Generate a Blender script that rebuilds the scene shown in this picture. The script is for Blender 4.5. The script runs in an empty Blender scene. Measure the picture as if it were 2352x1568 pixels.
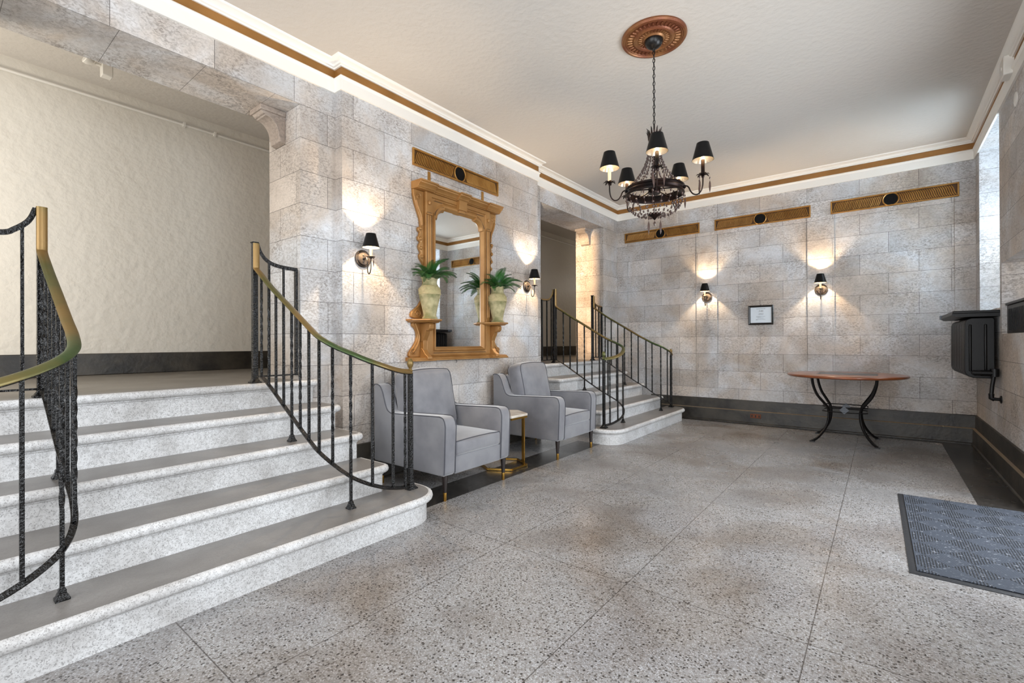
import bpy, bmesh, math, random
from mathutils import Vector, Matrix
random.seed(7)
PI = math.pi
sc = bpy.context.scene
C = sc.collection

# ---------------------------------------------------------------- camera
F_PX, TH, PITCH, ROLL, CAM_H = 1080.9, 0.66574, 0.00216, -0.00369, 1.15
fw = Vector((-math.sin(TH)*math.cos(PITCH), math.cos(TH)*math.cos(PITCH), math.sin(PITCH)))
rt = Vector((math.cos(TH), math.sin(TH), 0)); up = rt.cross(fw)
rt2 = rt*math.cos(ROLL)+up*math.sin(ROLL); up2 = up*math.cos(ROLL)-rt*math.sin(ROLL)
cd = bpy.data.cameras.new('camera'); cam = bpy.data.objects.new('camera', cd); C.objects.link(cam)
cd.sensor_width = 36; cd.lens = F_PX/2352*36; cd.clip_start = .05
cam.matrix_world = Matrix(((rt2.x, up2.x, -fw.x, 0), (rt2.y, up2.y, -fw.y, 0), (rt2.z, up2.z, -fw.z, CAM_H), (0, 0, 0, 1)))
sc.camera = cam
# ---------------------------------------------------------------- world, exposure
sc.view_settings.view_transform = 'Standard'; sc.view_settings.look = 'None'
sc.view_settings.gamma = 1; sc.view_settings.exposure = 0.5; sc.view_settings.use_curve_mapping = False
w = bpy.data.worlds.new('sky'); sc.world = w; w.use_nodes = True
bg = w.node_tree.nodes['Background']; bg.inputs[0].default_value = (.93, .96, 1, 1); bg.inputs[1].default_value = 1.0

def area(name, loc, direction, sx, sy, power, col):
    l = bpy.data.lights.new(name, 'AREA'); l.shape = 'RECTANGLE'; l.size = sx; l.size_y = sy; l.energy = power; l.color = col
    o = bpy.data.objects.new(name, l); C.objects.link(o); o.location = loc
    o.rotation_euler = Vector(direction).to_track_quat('-Z', 'Z').to_euler()
    return o
def point(name, loc, power, col, r=.02, parent=None):
    l = bpy.data.lights.new(name, 'POINT'); l.energy = power; l.color = col; l.shadow_soft_size = r
    o = bpy.data.objects.new(name, l); C.objects.link(o); o.location = loc
    if parent: o.parent = parent
    return o
DAY = (.86, .93, 1); WARM = (1, .74, .46)
area('daylight_entrance', (1.3, 3.9, 1.35), (-1, 0, -.12), 1.5, 2.0, 70, DAY)
area('daylight_corner_window', (1.55, 6.5, 2.4), (-1, 0, -.1), 1.0, 1.4, 70, (.72, .85, 1))
area('side_fill', (1.3, .9, 1.9), (-1, .1, -.02), 2.6, 1.6, 74, DAY)  # added area light filling the room through an unseen opening
area('front_fill', (-1.3, -2.6, 1.9), (0, 1, 0.10), 3.6, 2.4, 92, (.93, .96, 1))  # added fill panel beyond the open end of the room, behind the camera
def spot(name, loc, target, power, col, deg, r=.05):
    l = bpy.data.lights.new(name, 'SPOT'); l.energy = power; l.color = col; l.spot_size = math.radians(deg); l.spot_blend = .5; l.shadow_soft_size = r
    o = bpy.data.objects.new(name, l); C.objects.link(o); o.location = loc
    o.rotation_euler = (Vector(target)-Vector(loc)).to_track_quat('-Z', 'Y').to_euler(); return o
spot('hall_spot_lamp', (-4.15, 4.2, 2.75), (-3.74, 6.79, 2.0), 480, (1, .66, .36), 46)
point('hall_fill_near', (-4.5, -1.1, 1.9), 75, (1, .93, .80), .2)  # added fill, set low to brighten the near hall wall from the left
point('hall_fill_far', (-4.6, 10.6, 2.6), 6, (1, .93, .86), .15)  # added weak fill that lifts the far hall wall, no fitting modelled

# ---------------------------------------------------------------- material helpers
MATS = {}
def nm(name):
    m = bpy.data.materials.new(name); m.use_nodes = True; MATS[name] = m
    return m, m.node_tree.nodes, m.node_tree.links, m.node_tree.nodes['Principled BSDF']
def lin(c):
    return tuple(((x/255)/12.92 if x/255 <= .04045 else ((x/255+.055)/1.055)**2.4) for x in c)+(1,)
def simple(name, col, rough=.5, metal=0, bump=0, bscale=60, var=0, coat=0, vscale=8, col2=None, spec=None, detail=4):
    m, N, L, p = nm(name)
    c = lin(col)
    p.inputs['Base Color'].default_value = c; p.inputs['Roughness'].default_value = rough; p.inputs['Metallic'].default_value = metal
    if coat: p.inputs['Coat Weight'].default_value = coat
    if spec is not None: p.inputs['Specular IOR Level'].default_value = spec
    g = N.new('ShaderNodeTexCoord')
    if var or col2:
        n = N.new('ShaderNodeTexNoise'); n.inputs['Scale'].default_value = vscale; n.inputs['Detail'].default_value = 6
        L.new(g.outputs['Object'], n.inputs['Vector'])
        r = N.new('ShaderNodeValToRGB'); r.color_ramp.elements[0].position = .38; r.color_ramp.elements[1].position = .64
        r.color_ramp.elements[0].color = c
        r.color_ramp.elements[1].color = lin(col2) if col2 else tuple(min(1, x*(1+var)) for x in c[:3])+(1,)
        L.new(n.outputs[0], r.inputs[0]); L.new(r.outputs[0], p.inputs['Base Color'])
    if bump:
        n2 = N.new('ShaderNodeTexNoise'); n2.inputs['Scale'].default_value = bscale; n2.inputs['Detail'].default_value = detail
        L.new(g.outputs['Object'], n2.inputs['Vector'])
        b = N.new('ShaderNodeBump'); b.inputs['Strength'].default_value = bump; b.inputs['Distance'].default_value = .01
        L.new(n2.outputs[0], b.inputs['Height']); L.new(b.outputs[0], p.inputs['Normal'])
    return m
def math_(N, L, op, a, b=None, clamp=False):
    n = N.new('ShaderNodeMath'); n.operation = op; n.use_clamp = clamp
    for i, v in enumerate((a, b)):
        if v is None: continue
        if isinstance(v, (int, float)): n.inputs[i].default_value = v
        else: L.new(v, n.inputs[i])
    return n.outputs[0]
def mix(N, L, f, a, b, mode='MIX'):
    n = N.new('ShaderNodeMix'); n.data_type = 'RGBA'; n.blend_type = mode
    if isinstance(f, (int, float)): n.inputs[0].default_value = f
    else: L.new(f, n.inputs[0])
    for i, v in ((6, a), (7, b)):
        if isinstance(v, tuple): n.inputs[i].default_value = v
        else: L.new(v, n.inputs[i])
    return n.outputs[2]
def ramp(N, L, f, stops):
    r = N.new('ShaderNodeValToRGB'); e = r.color_ramp.elements
    while len(e) < len(stops): e.new(.5)
    for i, (p, c) in enumerate(stops):
        e[i].position = p; e[i].color = c if isinstance(c, tuple) else (c, c, c, 1)
    L.new(f, r.inputs[0]); return r.outputs[0]
def noise(N, L, vec, scale, detail=4, dist=0, rough=.5):
    n = N.new('ShaderNodeTexNoise'); n.inputs['Scale'].default_value = scale; n.inputs['Detail'].default_value = detail
    n.inputs['Distortion'].default_value = dist; n.inputs['Roughness'].default_value = rough
    L.new(vec, n.inputs['Vector']); return n.outputs[0]

def make_stone(name, tint=(225, 226, 228), dark=(118, 107, 98), joints=True, warm=(210, 197, 184)):
    m, N, L, p = nm(name)
    tc = N.new('ShaderNodeTexCoord'); obj = tc.outputs['Object']
    # travertine: fine worm-like marbling over broad colour drifts
    st_ = N.new('ShaderNodeMapping'); L.new(tc.outputs['Object'], st_.inputs[0]); st_.inputs['Scale'].default_value = (1, 1, 1.7)
    f1 = noise(N, L, st_.outputs[0], 44, 8, .7, .7)
    mott = ramp(N, L, f1, [(.38, 1.), (.47, .55), (.53, .08), (.6, 0.)])
    f2 = noise(N, L, obj, 3.2, 4, .6, .6)
    patch = ramp(N, L, f2, [(.34, .25), (.66, 1.)])
    fl = math_(N, L, 'MULTIPLY', mott, patch)
    big = noise(N, L, obj, 1.5, 4, .6, .6)
    base = mix(N, L, ramp(N, L, big, [(.38, 0.), (.62, 1.)]), lin(tint), lin(warm))
    vein = ramp(N, L, noise(N, L, st_.outputs[0], 85, 5, 1.2, .7), [(.33, 1.), (.42, 0.)])
    base = mix(N, L, math_(N, L, 'MULTIPLY', vein, .38), base, lin((132, 112, 94)))
    col = base
    if joints:
        br = N.new('ShaderNodeTexBrick'); L.new(tc.outputs['UV'], br.inputs['Vector'])
        br.offset = .5; br.inputs['Scale'].default_value = 1
        br.inputs['Brick Width'].default_value = .56; br.inputs['Row Height'].default_value = .25
        br.inputs['Mortar Size'].default_value = .0019; br.inputs['Mortar Smooth'].default_value = .3; br.inputs['Bias'].default_value = 0
        br.inputs['Color1'].default_value = (1.04, 1.04, 1.04, 1); br.inputs['Color2'].default_value = (.77, .77, .77, 1)
        br.inputs['Mortar'].default_value = (1, 1, 1, 1)
        col = mix(N, L, 1.0, base, br.outputs['Color'], 'MULTIPLY')
    grey = ramp(N, L, noise(N, L, obj, .9, 5, 1.2, .65), [(.40, 0.), (.66, .55)])
    col = mix(N, L, grey, col, lin((190, 186, 183)), 'MULTIPLY')
    col = mix(N, L, math_(N, L, 'MULTIPLY', fl, .78), col, lin(dark))
    if joints:
        col = mix(N, L, math_(N, L, 'MULTIPLY', br.outputs['Fac'], .85), col, lin((62, 56, 52)))
    L.new(col, p.inputs['Base Color']); p.inputs['Roughness'].default_value = .55
    b = N.new('ShaderNodeBump'); b.inputs['Strength'].default_value = .5; b.inputs['Distance'].default_value = .006
    hgt = math_(N, L, 'MULTIPLY', fl, -.5)
    if joints: hgt = math_(N, L, 'SUBTRACT', hgt, br.outputs['Fac'])
    L.new(hgt, b.inputs['Height']); L.new(b.outputs[0], p.inputs['Normal'])
    return m
make_stone('stone')
make_stone('stone_plain', joints=False, tint=(196, 186, 176), warm=(176, 160, 146))

def make_terrazzo():
    m, N, L, p = nm('terrazzo')
    g = N.new('ShaderNodeTexCoord'); obj = g.outputs['Object']
    def chips(scale, stops):
        v = N.new('ShaderNodeTexVoronoi'); v.inputs['Scale'].default_value = scale; L.new(obj, v.inputs['Vector'])
        s = N.new('ShaderNodeSeparateColor'); L.new(v.outputs['Color'], s.inputs[0])
        return s.outputs[0], ramp(N, L, s.outputs[0], stops), v.outputs['Distance']
    r1, c1, d1 = chips(165, [(0, lin((84, 80, 77))), (.1, lin((136, 130, 124))), (.28, lin((176, 173, 170))), (.62, lin((186, 185, 184))), (1, lin((216, 217, 219)))])
    r2, c2, d2 = chips(92, [(0, 1.), (.13, 1.), (.15, 0.), (1, 0.)])
    col = mix(N, L, ramp(N, L, d1, [(.28, 0.), (.5, .5)]), c1, lin((138, 134, 130)))
    dk = math_(N, L, 'MULTIPLY', c2, ramp(N, L, d2, [(.38, 1.), (.5, 0.)]))
    col = mix(N, L, math_(N, L, 'MULTIPLY', dk, .86), col, lin((44, 38, 34)))
    st = noise(N, L, obj, 1.3, 4, .6)
    col = mix(N, L, ramp(N, L, st, [(.46, 0.), (.68, .6)]), col, lin((176, 150, 120)), 'MULTIPLY')
    st2 = noise(N, L, obj, 2.1, 5, .4)
    col = mix(N, L, ramp(N, L, st2, [(.45, 0.), (.75, .35)]), col, lin((150, 152, 158)), 'MULTIPLY')
    col = mix(N, L, 1.0, col, (.84, .84, .85, 1), 'MULTIPLY')
    # joints
    s = N.new('ShaderNodeSeparateXYZ'); L.new(obj, s.inputs[0])
    def line(axis, pos):
        a = math_(N, L, 'ABSOLUTE', math_(N, L, 'SUBTRACT', s.outputs[axis], pos))
        return math_(N, L, 'LESS_THAN', a, .0022)
    tot = None
    for ax, pos in ((0, -.225), (0, -.96), (0, -1.70), (1, .67), (1, 2.10), (1, 3.53), (1, 4.96), (1, 6.4)):
        l = line(ax, pos); tot = l if tot is None else math_(N, L, 'MAXIMUM', tot, l)
    col = mix(N, L, math_(N, L, 'MULTIPLY', tot, .75), col, lin((60, 54, 50)))
    # dark perimeter border
    def band(axis, a, b):
        return math_(N, L, 'MULTIPLY', math_(N, L, 'GREATER_THAN', s.outputs[axis], a), math_(N, L, 'LESS_THAN', s.outputs[axis], b))
    bl = math_(N, L, 'MULTIPLY', band(0, -2.80, -2.50), band(1, 2.14, 4.80))
    brt = band(0, .525, .85); bb = band(1, 7.13, 7.3)
    bd = math_(N, L, 'MAXIMUM', bl, math_(N, L, 'MAXIMUM', brt, bb))
    dcol = ramp(N, L, noise(N, L, obj, 30, 6, .8), [(.35, lin((38, 37, 36))), (.7, lin((70, 66, 62)))])
    col = mix(N, L, bd, col, dcol)
    L.new(col, p.inputs['Base Color'])
    rr = ramp(N, L, st2, [(.3, .2), (.7, .34)])
    L.new(rr, p.inputs['Roughness'])
    b = N.new('ShaderNodeBump'); b.inputs['Strength'].default_value = .06; b.inputs['Distance'].default_value = .002
    L.new(d1, b.inputs['Height']); L.new(b.outputs[0], p.inputs['Normal'])
    return m
make_terrazzo()
def make_step(name, a, bcol, speck, rough):
    m, N, L, p = nm(name)
    g = N.new('ShaderNodeTexCoord'); obj = g.outputs['Object']
    n1 = noise(N, L, obj, 3, 5, .8); col = mix(N, L, ramp(N, L, n1, [(.35, 0.), (.68, 1.)]), lin(a), lin(bcol))
    v = N.new('ShaderNodeTexVoronoi'); v.inputs['Scale'].default_value = 300; L.new(obj, v.inputs['Vector'])
    n3 = noise(N, L, obj, 60, 6, .6, .65); col = mix(N, L, ramp(N, L, n3, [(.40, .30), (.55, 0.)]), col, lin((120, 116, 112)))
    s = N.new('ShaderNodeSeparateColor'); L.new(v.outputs['Color'], s.inputs[0])
    col = mix(N, L, ramp(N, L, s.outputs[0], [(0, speck), (.12, speck*.6), (.2, 0.), (1, 0.)]), col, lin((86, 82, 80)))
    L.new(col, p.inputs['Base Color']); p.inputs['Roughness'].default_value = rough
    b = N.new('ShaderNodeBump'); b.inputs['Strength'].default_value = .2; b.inputs['Distance'].default_value = .003
    L.new(noise(N, L, obj, 90, 4), b.inputs['Height']); L.new(b.outputs[0], p.inputs['Normal'])
make_step('riser_stone', (228, 228, 228), (196, 194, 192), .55, .6)
make_step('tread_stone', (140, 136, 132), (116, 112, 108), .25, .32)
make_step('landing_stone', (134, 128, 120), (110, 102, 92), .2, .3)
simple('plaster', (206, 200, 192), .8, bump=.5, bscale=22, detail=8)
simple('hall_plaster', (216, 211, 201), .45, bump=.9, bscale=14, detail=9)
simple('white_paint', (238, 234, 226), .45, bump=.12, bscale=30)
simple('gold_paint', (166, 122, 70), .38, .3, bump=.08, bscale=120, col2=(148, 104, 54), vscale=5)
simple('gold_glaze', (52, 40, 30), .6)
simple('gold_band', (160, 112, 56), .5, .15, bump=.2, bscale=60, col2=(142, 98, 44), vscale=3)
simple('bronze_gold', (168, 122, 58), .33, .45, bump=.05, bscale=90, col2=(150, 104, 44), vscale=9)
simple('bronze_recess_shade', (84, 54, 22), .6, .2)  # darker bronze: shade between the flutes is put into the colour
simple('copper_gold', (122, 70, 46), .38, .45, bump=.15, bscale=80, col2=(146, 102, 62), vscale=7)
simple('base_stone', (64, 59, 51), .42, bump=.2, bscale=30, col2=(34, 31, 27), vscale=5)
simple('base_ledge', (128, 112, 92), .5)
simple('iron', (7, 7, 8), .14, 0, bump=1.0, bscale=95, detail=2)
simple('smooth_iron', (16, 14, 14), .34, .2, bump=.1)
simple('brass_rail', (140, 110, 64), .38, .5, bump=.05, col2=(70, 88, 50), vscale=1.7)
simple('brass', (206, 160, 78), .22, .95)
simple('velvet', (130, 130, 134), .75, bump=.2, bscale=7, col2=(108, 108, 114), vscale=4.5)
MATS['velvet'].node_tree.nodes['Principled BSDF'].inputs['Sheen Weight'].default_value = .6
simple('piping', (72, 73, 80), .7)
simple('dark_wood', (34, 26, 24), .3, coat=.3)
simple('marble', (226, 220, 210), .2, col2=(190, 178, 164), vscale=6)
simple('cherry_wood', (150, 82, 42), .28, bump=.05, col2=(120, 62, 30), vscale=5, coat=.5)
simple('slate', (66, 70, 76), .35, bump=.2, col2=(88, 92, 98), vscale=10)
simple('shade_black', (5, 5, 6), .38, spec=.25)
simple('shade_silver', (168, 160, 148), .25, .8)
simple('candle', (232, 214, 178), .5)
simple('sconce_metal', (54, 49, 46), .38, .7, col2=(84, 76, 70), vscale=20)
simple('bronze_dark', (20, 16, 16), .3, .7, col2=(48, 30, 24), vscale=12)
simple('urn_clay', (182, 170, 130), .75, bump=.5, bscale=30, col2=(116, 114, 72), vscale=11)
simple('urn_relief', (196, 178, 136), .75, bump=.5, bscale=40, col2=(160, 150, 104), vscale=9)
simple('leaf', (24, 66, 34), .42, col2=(56, 108, 46), vscale=9)
simple('radiator_black', (6, 6, 7), .4, spec=.35, bump=.05)
simple('radiator_edge', (92, 100, 112), .4, .3)
simple('frame_black', (12, 12, 14), .18, coat=.6)
simple('paper', (206, 214, 220), .35)
simple('ink', (60, 62, 66), .6)
simple('black_disc', (4, 4, 5), .4, spec=.15)
simple('rubber', (44, 46, 50), .55, bump=.2)
simple('plastic_white', (226, 222, 214), .4)
simple('rust_plate', (112, 62, 36), .6, .3)
simple('clear_glass', (235, 240, 240), .03)
MATS['clear_glass'].node_tree.nodes['Principled BSDF'].inputs['Transmission Weight'].default_value = 1
m_, N_, L_, p_ = nm('mirror_glass'); p_.inputs['Base Color'].default_value = (.86, .87, .86, 1); p_.inputs['Metallic'].default_value = 1; p_.inputs['Roughness'].default_value = .015
m_, N_, L_, p_ = nm('crystal'); p_.inputs['Base Color'].default_value = (.09, .055, .045, 1); p_.inputs['Roughness'].default_value = .06; p_.inputs['Transmission Weight'].default_value = .15; p_.inputs['IOR'].default_value = 1.5
m_, N_, L_, p_ = nm('bulb'); p_.inputs['Base Color'].default_value = (1, .85, .6, 1); p_.inputs['Emission Color'].default_value = (1, .8, .5, 1); p_.inputs['Emission Strength'].default_value = 9

def make_mat_carpet():
    m, N, L, p = nm('mat_carpet')
    g = N.new('ShaderNodeTexCoord'); mp = N.new('ShaderNodeMapping'); L.new(g.outputs['Object'], mp.inputs[0])
    mp.inputs['Rotation'].default_value = (0, 0, PI/4)
    ck = N.new('ShaderNodeTexChecker'); ck.inputs['Scale'].default_value = 7.2; L.new(mp.outputs[0], ck.inputs['Vector'])
    def wave(sc_, dirn):
        wv = N.new('ShaderNodeTexWave'); wv.inputs['Scale'].default_value = sc_; wv.bands_direction = dirn; wv.inputs['Distortion'].default_value = .6
        L.new(g.outputs['Object'], wv.inputs['Vector']); return wv.outputs[1] if len(wv.outputs) > 1 else wv.outputs[0]
    wa = wave(26, 'X'); wb = wave(38, 'Y')
    both = math_(N, L, 'MULTIPLY', wa, wave(26, 'Y'))
    f = N.new('ShaderNodeMix'); f.data_type = 'FLOAT'; L.new(ck.outputs['Fac'], f.inputs[0]); L.new(both, f.inputs[2]); L.new(wb, f.inputs[3])
    col = ramp(N, L, f.outputs[0], [(.05, lin((26, 29, 35))), (.6, lin((86, 94, 108)))])
    fz = noise(N, L, g.outputs['Object'], 60, 6, .5)
    col = mix(N, L, ramp(N, L, fz, [(.6, 0.), (.74, .7)]), col, lin((180, 184, 192)))
    L.new(col, p.inputs['Base Color']); p.inputs['Roughness'].default_value = .9
    b = N.new('ShaderNodeBump'); b.inputs['Strength'].default_value = .8; b.inputs['Distance'].default_value = .006
    L.new(f.outputs[0], b.inputs['Height']); L.new(b.outputs[0], p.inputs['Normal'])
make_mat_carpet()

# ---------------------------------------------------------------- mesh builder
class MB:
    def __init__(s): s.v = []; s.f = []
    def add(s, vs, fs):
        n = len(s.v); s.v += [tuple(v) for v in vs]; s.f += [tuple(i+n for i in f) for f in fs]; return s
    def box(s, x0, x1, y0, y1, z0, z1):
        return s.add([(x0, y0, z0), (x1, y0, z0), (x1, y1, z0), (x0, y1, z0), (x0, y0, z1), (x1, y0, z1), (x1, y1, z1), (x0, y1, z1)],
                     [(0, 3, 2, 1), (4, 5, 6, 7), (0, 1, 5, 4), (1, 2, 6, 5), (2, 3, 7, 6), (3, 0, 4, 7)])
    def loops(s, ls, caps=True, closed=True):
        n = len(ls[0]); vs = [p for l in ls for p in l]; fs = []
        for i in range(len(ls)-1):
            for j in range(n if closed else n-1):
                k = (j+1) % n
                fs.append((i*n+j, i*n+k, (i+1)*n+k, (i+1)*n+j))
        if caps: fs.append(tuple(reversed(range(n)))); fs.append(tuple(range((len(ls)-1)*n, len(ls)*n)))
        return s.add(vs, fs)
    def lathe(s, prof, seg=24, c=(0, 0, 0), axis='Z', caps=True):
        ls = []
        for r, h in prof:
            l = []
            for i in range(seg):
                a = 2*PI*i/seg; x, y = r*math.cos(a), r*math.sin(a)
                q = {'Z': (x, y, h), 'X': (h, x, y), 'Y': (x, h, y)}[axis]
                l.append((c[0]+q[0], c[1]+q[1], c[2]+q[2]))
            ls.append(l)
        return s.loops(ls, caps)
    def prism(s, poly, axis, a0, a1):
        def q(p, a): return {'X': (a, p[0], p[1]), 'Y': (p[0], a, p[1]), 'Z': (p[0], p[1], a)}[axis]
        return s.loops([[q(p, a0) for p in poly], [q(p, a1) for p in poly]])
    def tube(s, pts, r, n=8, flat=1., twist=None, refup=Vector((0, 0, 1)), square=False, caps=True):
        pts = [Vector(p) for p in pts]; ls = []; nrm = None
        for i, p in enumerate(pts):
            t = (pts[min(i+1, len(pts)-1)]-pts[max(i-1, 0)]).normalized()
            if nrm is None:
                nrm = refup - t*refup.dot(t)
                if nrm.length < .1: nrm = Vector((1, 0, 0)) - t*t.x
                nrm.normalize()
            else:
                nrm = (nrm - t*nrm.dot(t)).normalized()
            b = t.cross(nrm); rr = r[i] if isinstance(r, (list, tuple)) else r
            a0 = twist[i] if twist else 0
            l = []
            for k in range(n):
                a = 2*PI*k/n + a0 + (PI/4 if square else 0)
                l.append(p + nrm*(math.sin(a)*rr*flat) + b*(math.cos(a)*rr))
            ls.append(l)
        return s.loops(ls, caps)
    def rbox(s, x0, x1, y0, y1, z0, z1, r, n=5, puff=0.):
        c = Vector(((x0+x1)/2, (y0+y1)/2, (z0+z1)/2)); h = Vector((x1-x0, y1-y0, z1-z0))/2
        r = min(r, *h)
        N = 8
        def coords(hh):
            inner = hh-r
            return [-hh + r*(1-math.cos(PI/2*i/n)) for i in range(n)] + [-inner + 2*inner*i/N for i in range(N+1)] + [hh - r*(1-math.cos(PI/2*(n-1-i)/n)) for i in range(n)]
        def q(p):
            p = Vector(p); i = Vector([max(-(h[k]-r), min(h[k]-r, p[k])) for k in range(3)])
            d = p-i
            if d.length > 1e-9: p = i+d.normalized()*r
            if puff:
                for k in range(3):
                    a, b = (k+1) % 3, (k+2) % 3
                    fct = (1-(p[a]/h[a])**2)*(1-(p[b]/h[b])**2)
                    p[k] += puff*max(0, fct)*(p[k]/h[k])
            return p+c
        for ax in range(3):
            a, b = (ax+1) % 3, (ax+2) % 3; ca, cb = coords(h[a]), coords(h[b])
            for sgn in (-1, 1):
                vs = []
                for ua in ca:
                    for ub in cb:
                        p = [0, 0, 0]; p[ax] = sgn*h[ax]; p[a] = ua; p[b] = ub; vs.append(q(p))
                m = len(cb); fs = []
                for i in range(len(ca)-1):
                    for j in range(m-1):
                        f = (i*m+j, (i+1)*m+j, (i+1)*m+j+1, i*m+j+1)
                        fs.append(f if sgn > 0 else f[::-1])
                s.add(vs, fs)
        return s
    def build(s, name, mat, parent=None, world=False, bevel=0, uv=None, smooth=True, ang=38, seg=2, merge=True):
        me = bpy.data.meshes.new(name)
        off = parent.location if (parent and world) else Vector((0, 0, 0))
        me.from_pydata([(v[0]-off[0], v[1]-off[1], v[2]-off[2]) for v in s.v], [], s.f)
        bm = bmesh.new(); bm.from_mesh(me)
        if merge: bmesh.ops.remove_doubles(bm, verts=bm.verts, dist=1e-5)
        bmesh.ops.recalc_face_normals(bm, faces=bm.faces)
        if smooth:
            for f in bm.faces: f.smooth = True
            for e in bm.edges:
                if len(e.link_faces) == 2 and e.calc_face_angle(0) > math.radians(ang): e.smooth = False
        if uv is not None:
            lay = bm.loops.layers.uv.new('UVMap')
            for f in bm.faces:
                n = f.normal
                for l in f.loops:
                    x, y, z = l.vert.co
                    if abs(n.x) > .7: l[lay].uv = uv('x', y, z)
                    elif abs(n.y) > .7: l[lay].uv = uv('y', x, z)
                    else: l[lay].uv = uv('z', y, x)
        bm.to_mesh(me); bm.free()
        me.materials.append(MATS[mat])
        o = bpy.data.objects.new(name, me); C.objects.link(o)
        if parent: o.parent = parent
        if bevel:
            b = o.modifiers.new('bevel', 'BEVEL'); b.width = bevel; b.segments = seg; b.limit_method = 'ANGLE'; b.angle_limit = math.radians(40)
        return o
def thing(name, label, cat, loc=(0, 0, 0), rz=0, group=None):
    o = bpy.data.objects.new(name, None); C.objects.link(o); o.location = loc; o.rotation_euler = (0, 0, rz); o.empty_display_size = .1
    o['label'] = label; o['category'] = cat
    if group: o['group'] = group
    return o
def tag(o, label, cat, group=None):
    o['label'] = label; o['category'] = cat
    if group: o['group'] = group
    return o
def struct(o): o['kind'] = 'structure'; return o
def kids(o): return [c for c in bpy.data.objects if c.parent == o]
def copy_tree(o, parent=None):
    ch = kids(o); c = o.copy(); C.objects.link(c)
    if parent: c.parent = parent
    for k in ch: copy_tree(k, c)
    return c
def cat(p, n=8):                                  # Catmull-Rom through points of any dimension
    out = []; p = [Vector(q) for q in p]
    for i in range(len(p)-1):
        a, b, c, d = p[max(i-1, 0)], p[i], p[i+1], p[min(i+2, len(p)-1)]
        for k in range(n):
            t = k/n
            out.append(.5*((2*b)+(c-a)*t+(2*a-5*b+4*c-d)*t*t+(3*b-a-3*c+d)*t**3))
    out.append(p[-1]); return out
def lerp_at(tab, x):                              # piecewise linear
    for (a, va), (b, vb) in zip(tab, tab[1:]):
        if a <= x <= b: return va+(vb-va)*(x-a)/(b-a)
    return tab[0][1] if x < tab[0][0] else tab[-1][1]

# ---------------------------------------------------------------- dimensions
CEIL, FRZ, LINT, LAND = 3.41, 3.17, 2.975, .87
XL, XP, XR, YB, YF = -3.48, -3.385, .83, 7.3, -1.3
XJ, XH = -3.98, -5.6
DY = 4.965                                         # the far stair repeats the near one
Z0 = .225
def uv_back(k, a, z): return (a+1.05+.28, z-Z0) if k != 'z' else (a*1.0, .125)
def uv_pier(k, a, z): return ((a-2.525)*.56/.605+.28, z-Z0) if k == 'x' else ((a*.9+.1, z-Z0) if k == 'y' else (a, .125))
def uv_recess(k, a, z):
    if k == 'x': return ((a-.70)*.56/.54, z-Z0)
    if k == 'y': return (a*1.1+.25, z-Z0)
    return ((a-.52)*.56/.447, .125)
# ---------------------------------------------------------------- shell
struct(MB().box(-3.70, 1.35, YF, YB+.1, -.1, 0).build('floor', 'terrazzo'))
struct(MB().box(XJ, 1.35, YF, YB+.1, CEIL, CEIL+.1).build('ceiling', 'plaster'))
struct(MB().box(XJ-.02, 1.3, YB, YB+.12, 0, CEIL).build('wall_back', 'stone', uv=uv_back))
for i, (a, b) in enumerate(((-3.48, -3.289), (-2.191, -1.893), (-.768, -.471), (.655, .83))):
    struct(MB().box(a, b, YB-.014, YB, .323, 2.776).build('trim_%d' % (i+10), 'stone', uv=uv_back, bevel=.003))
b = MB()
b.box(XJ, XL, YF, .075, 0, CEIL).box(XJ, XL, 1.825, 5.04, 0, CEIL).box(XJ, XL, 6.79, YB, 0, CEIL)
b.box(XJ, XL, .075, 1.825, LINT, CEIL).box(XJ, XL, 5.04, 6.79, LINT, CEIL)
struct(b.build('wall_left', 'stone', uv=uv_recess, merge=False))
struct(MB().box(XL, XP, 2.12, 4.84, 0, CEIL).build('wall_pier', 'stone', uv=uv_pier))
# right wall with corner window niche, side window, entrance
XO = 1.25
b = MB()
for y0, y1, z0, z1 in ((7.06, YB, 0, CEIL), (5.97, 7.06, 0, 1.44), (5.97, 7.06, FRZ, CEIL), (5.90, 5.97, 0, CEIL), (4.75, 5.90, 0, 1.21), (4.75, 5.90, 1.83, CEIL),
                       (4.62, 4.75, 0, CEIL), (3.08, 4.62, 2.35, CEIL), (2.45, 3.08, 0, CEIL), (-.5, 2.45, 0, .95), (-.5, 2.45, 2.7, CEIL), (YF, -.5, 0, CEIL)):
    b.box(XR, XO, y0, y1, z0, z1)
struct(b.build('wall_right', 'stone', uv=lambda k, a, z: (a+.3, z-Z0) if k != 'z' else (a, .125), merge=False))
def window(n, y0, y1, z0, z1, cols, rows, xw=1.17):
    f = MB(); t = .035
    f.box(xw-.025, xw+.025, y0, y0+t, z0, z1).box(xw-.025, xw+.025, y1-t, y1, z0, z1).box(xw-.025, xw+.025, y0+t, y1-t, z0, z0+t).box(xw-.025, xw+.025, y0+t, y1-t, z1-t, z1)
    for i in range(1, cols): y = y0+(y1-y0)*i/cols; f.box(xw-.015, xw+.015, y-.01, y+.01, z0+t, z1-t)
    for i in range(1, rows): z = z0+(z1-z0)*i/rows; f.box(xw-.012, xw+.012, y0+t, y1-t, z-.01, z+.01)
    o = struct(f.build('window_%d' % n, 'white_paint', merge=False))
    MB().box(xw-.003, xw+.003, y0+t, y1-t, z0+t, z1-t).build('window_pane', 'clear_glass', o)
window(1, 5.972, 7.058, 1.442, 3.168, 2, 3)
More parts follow.
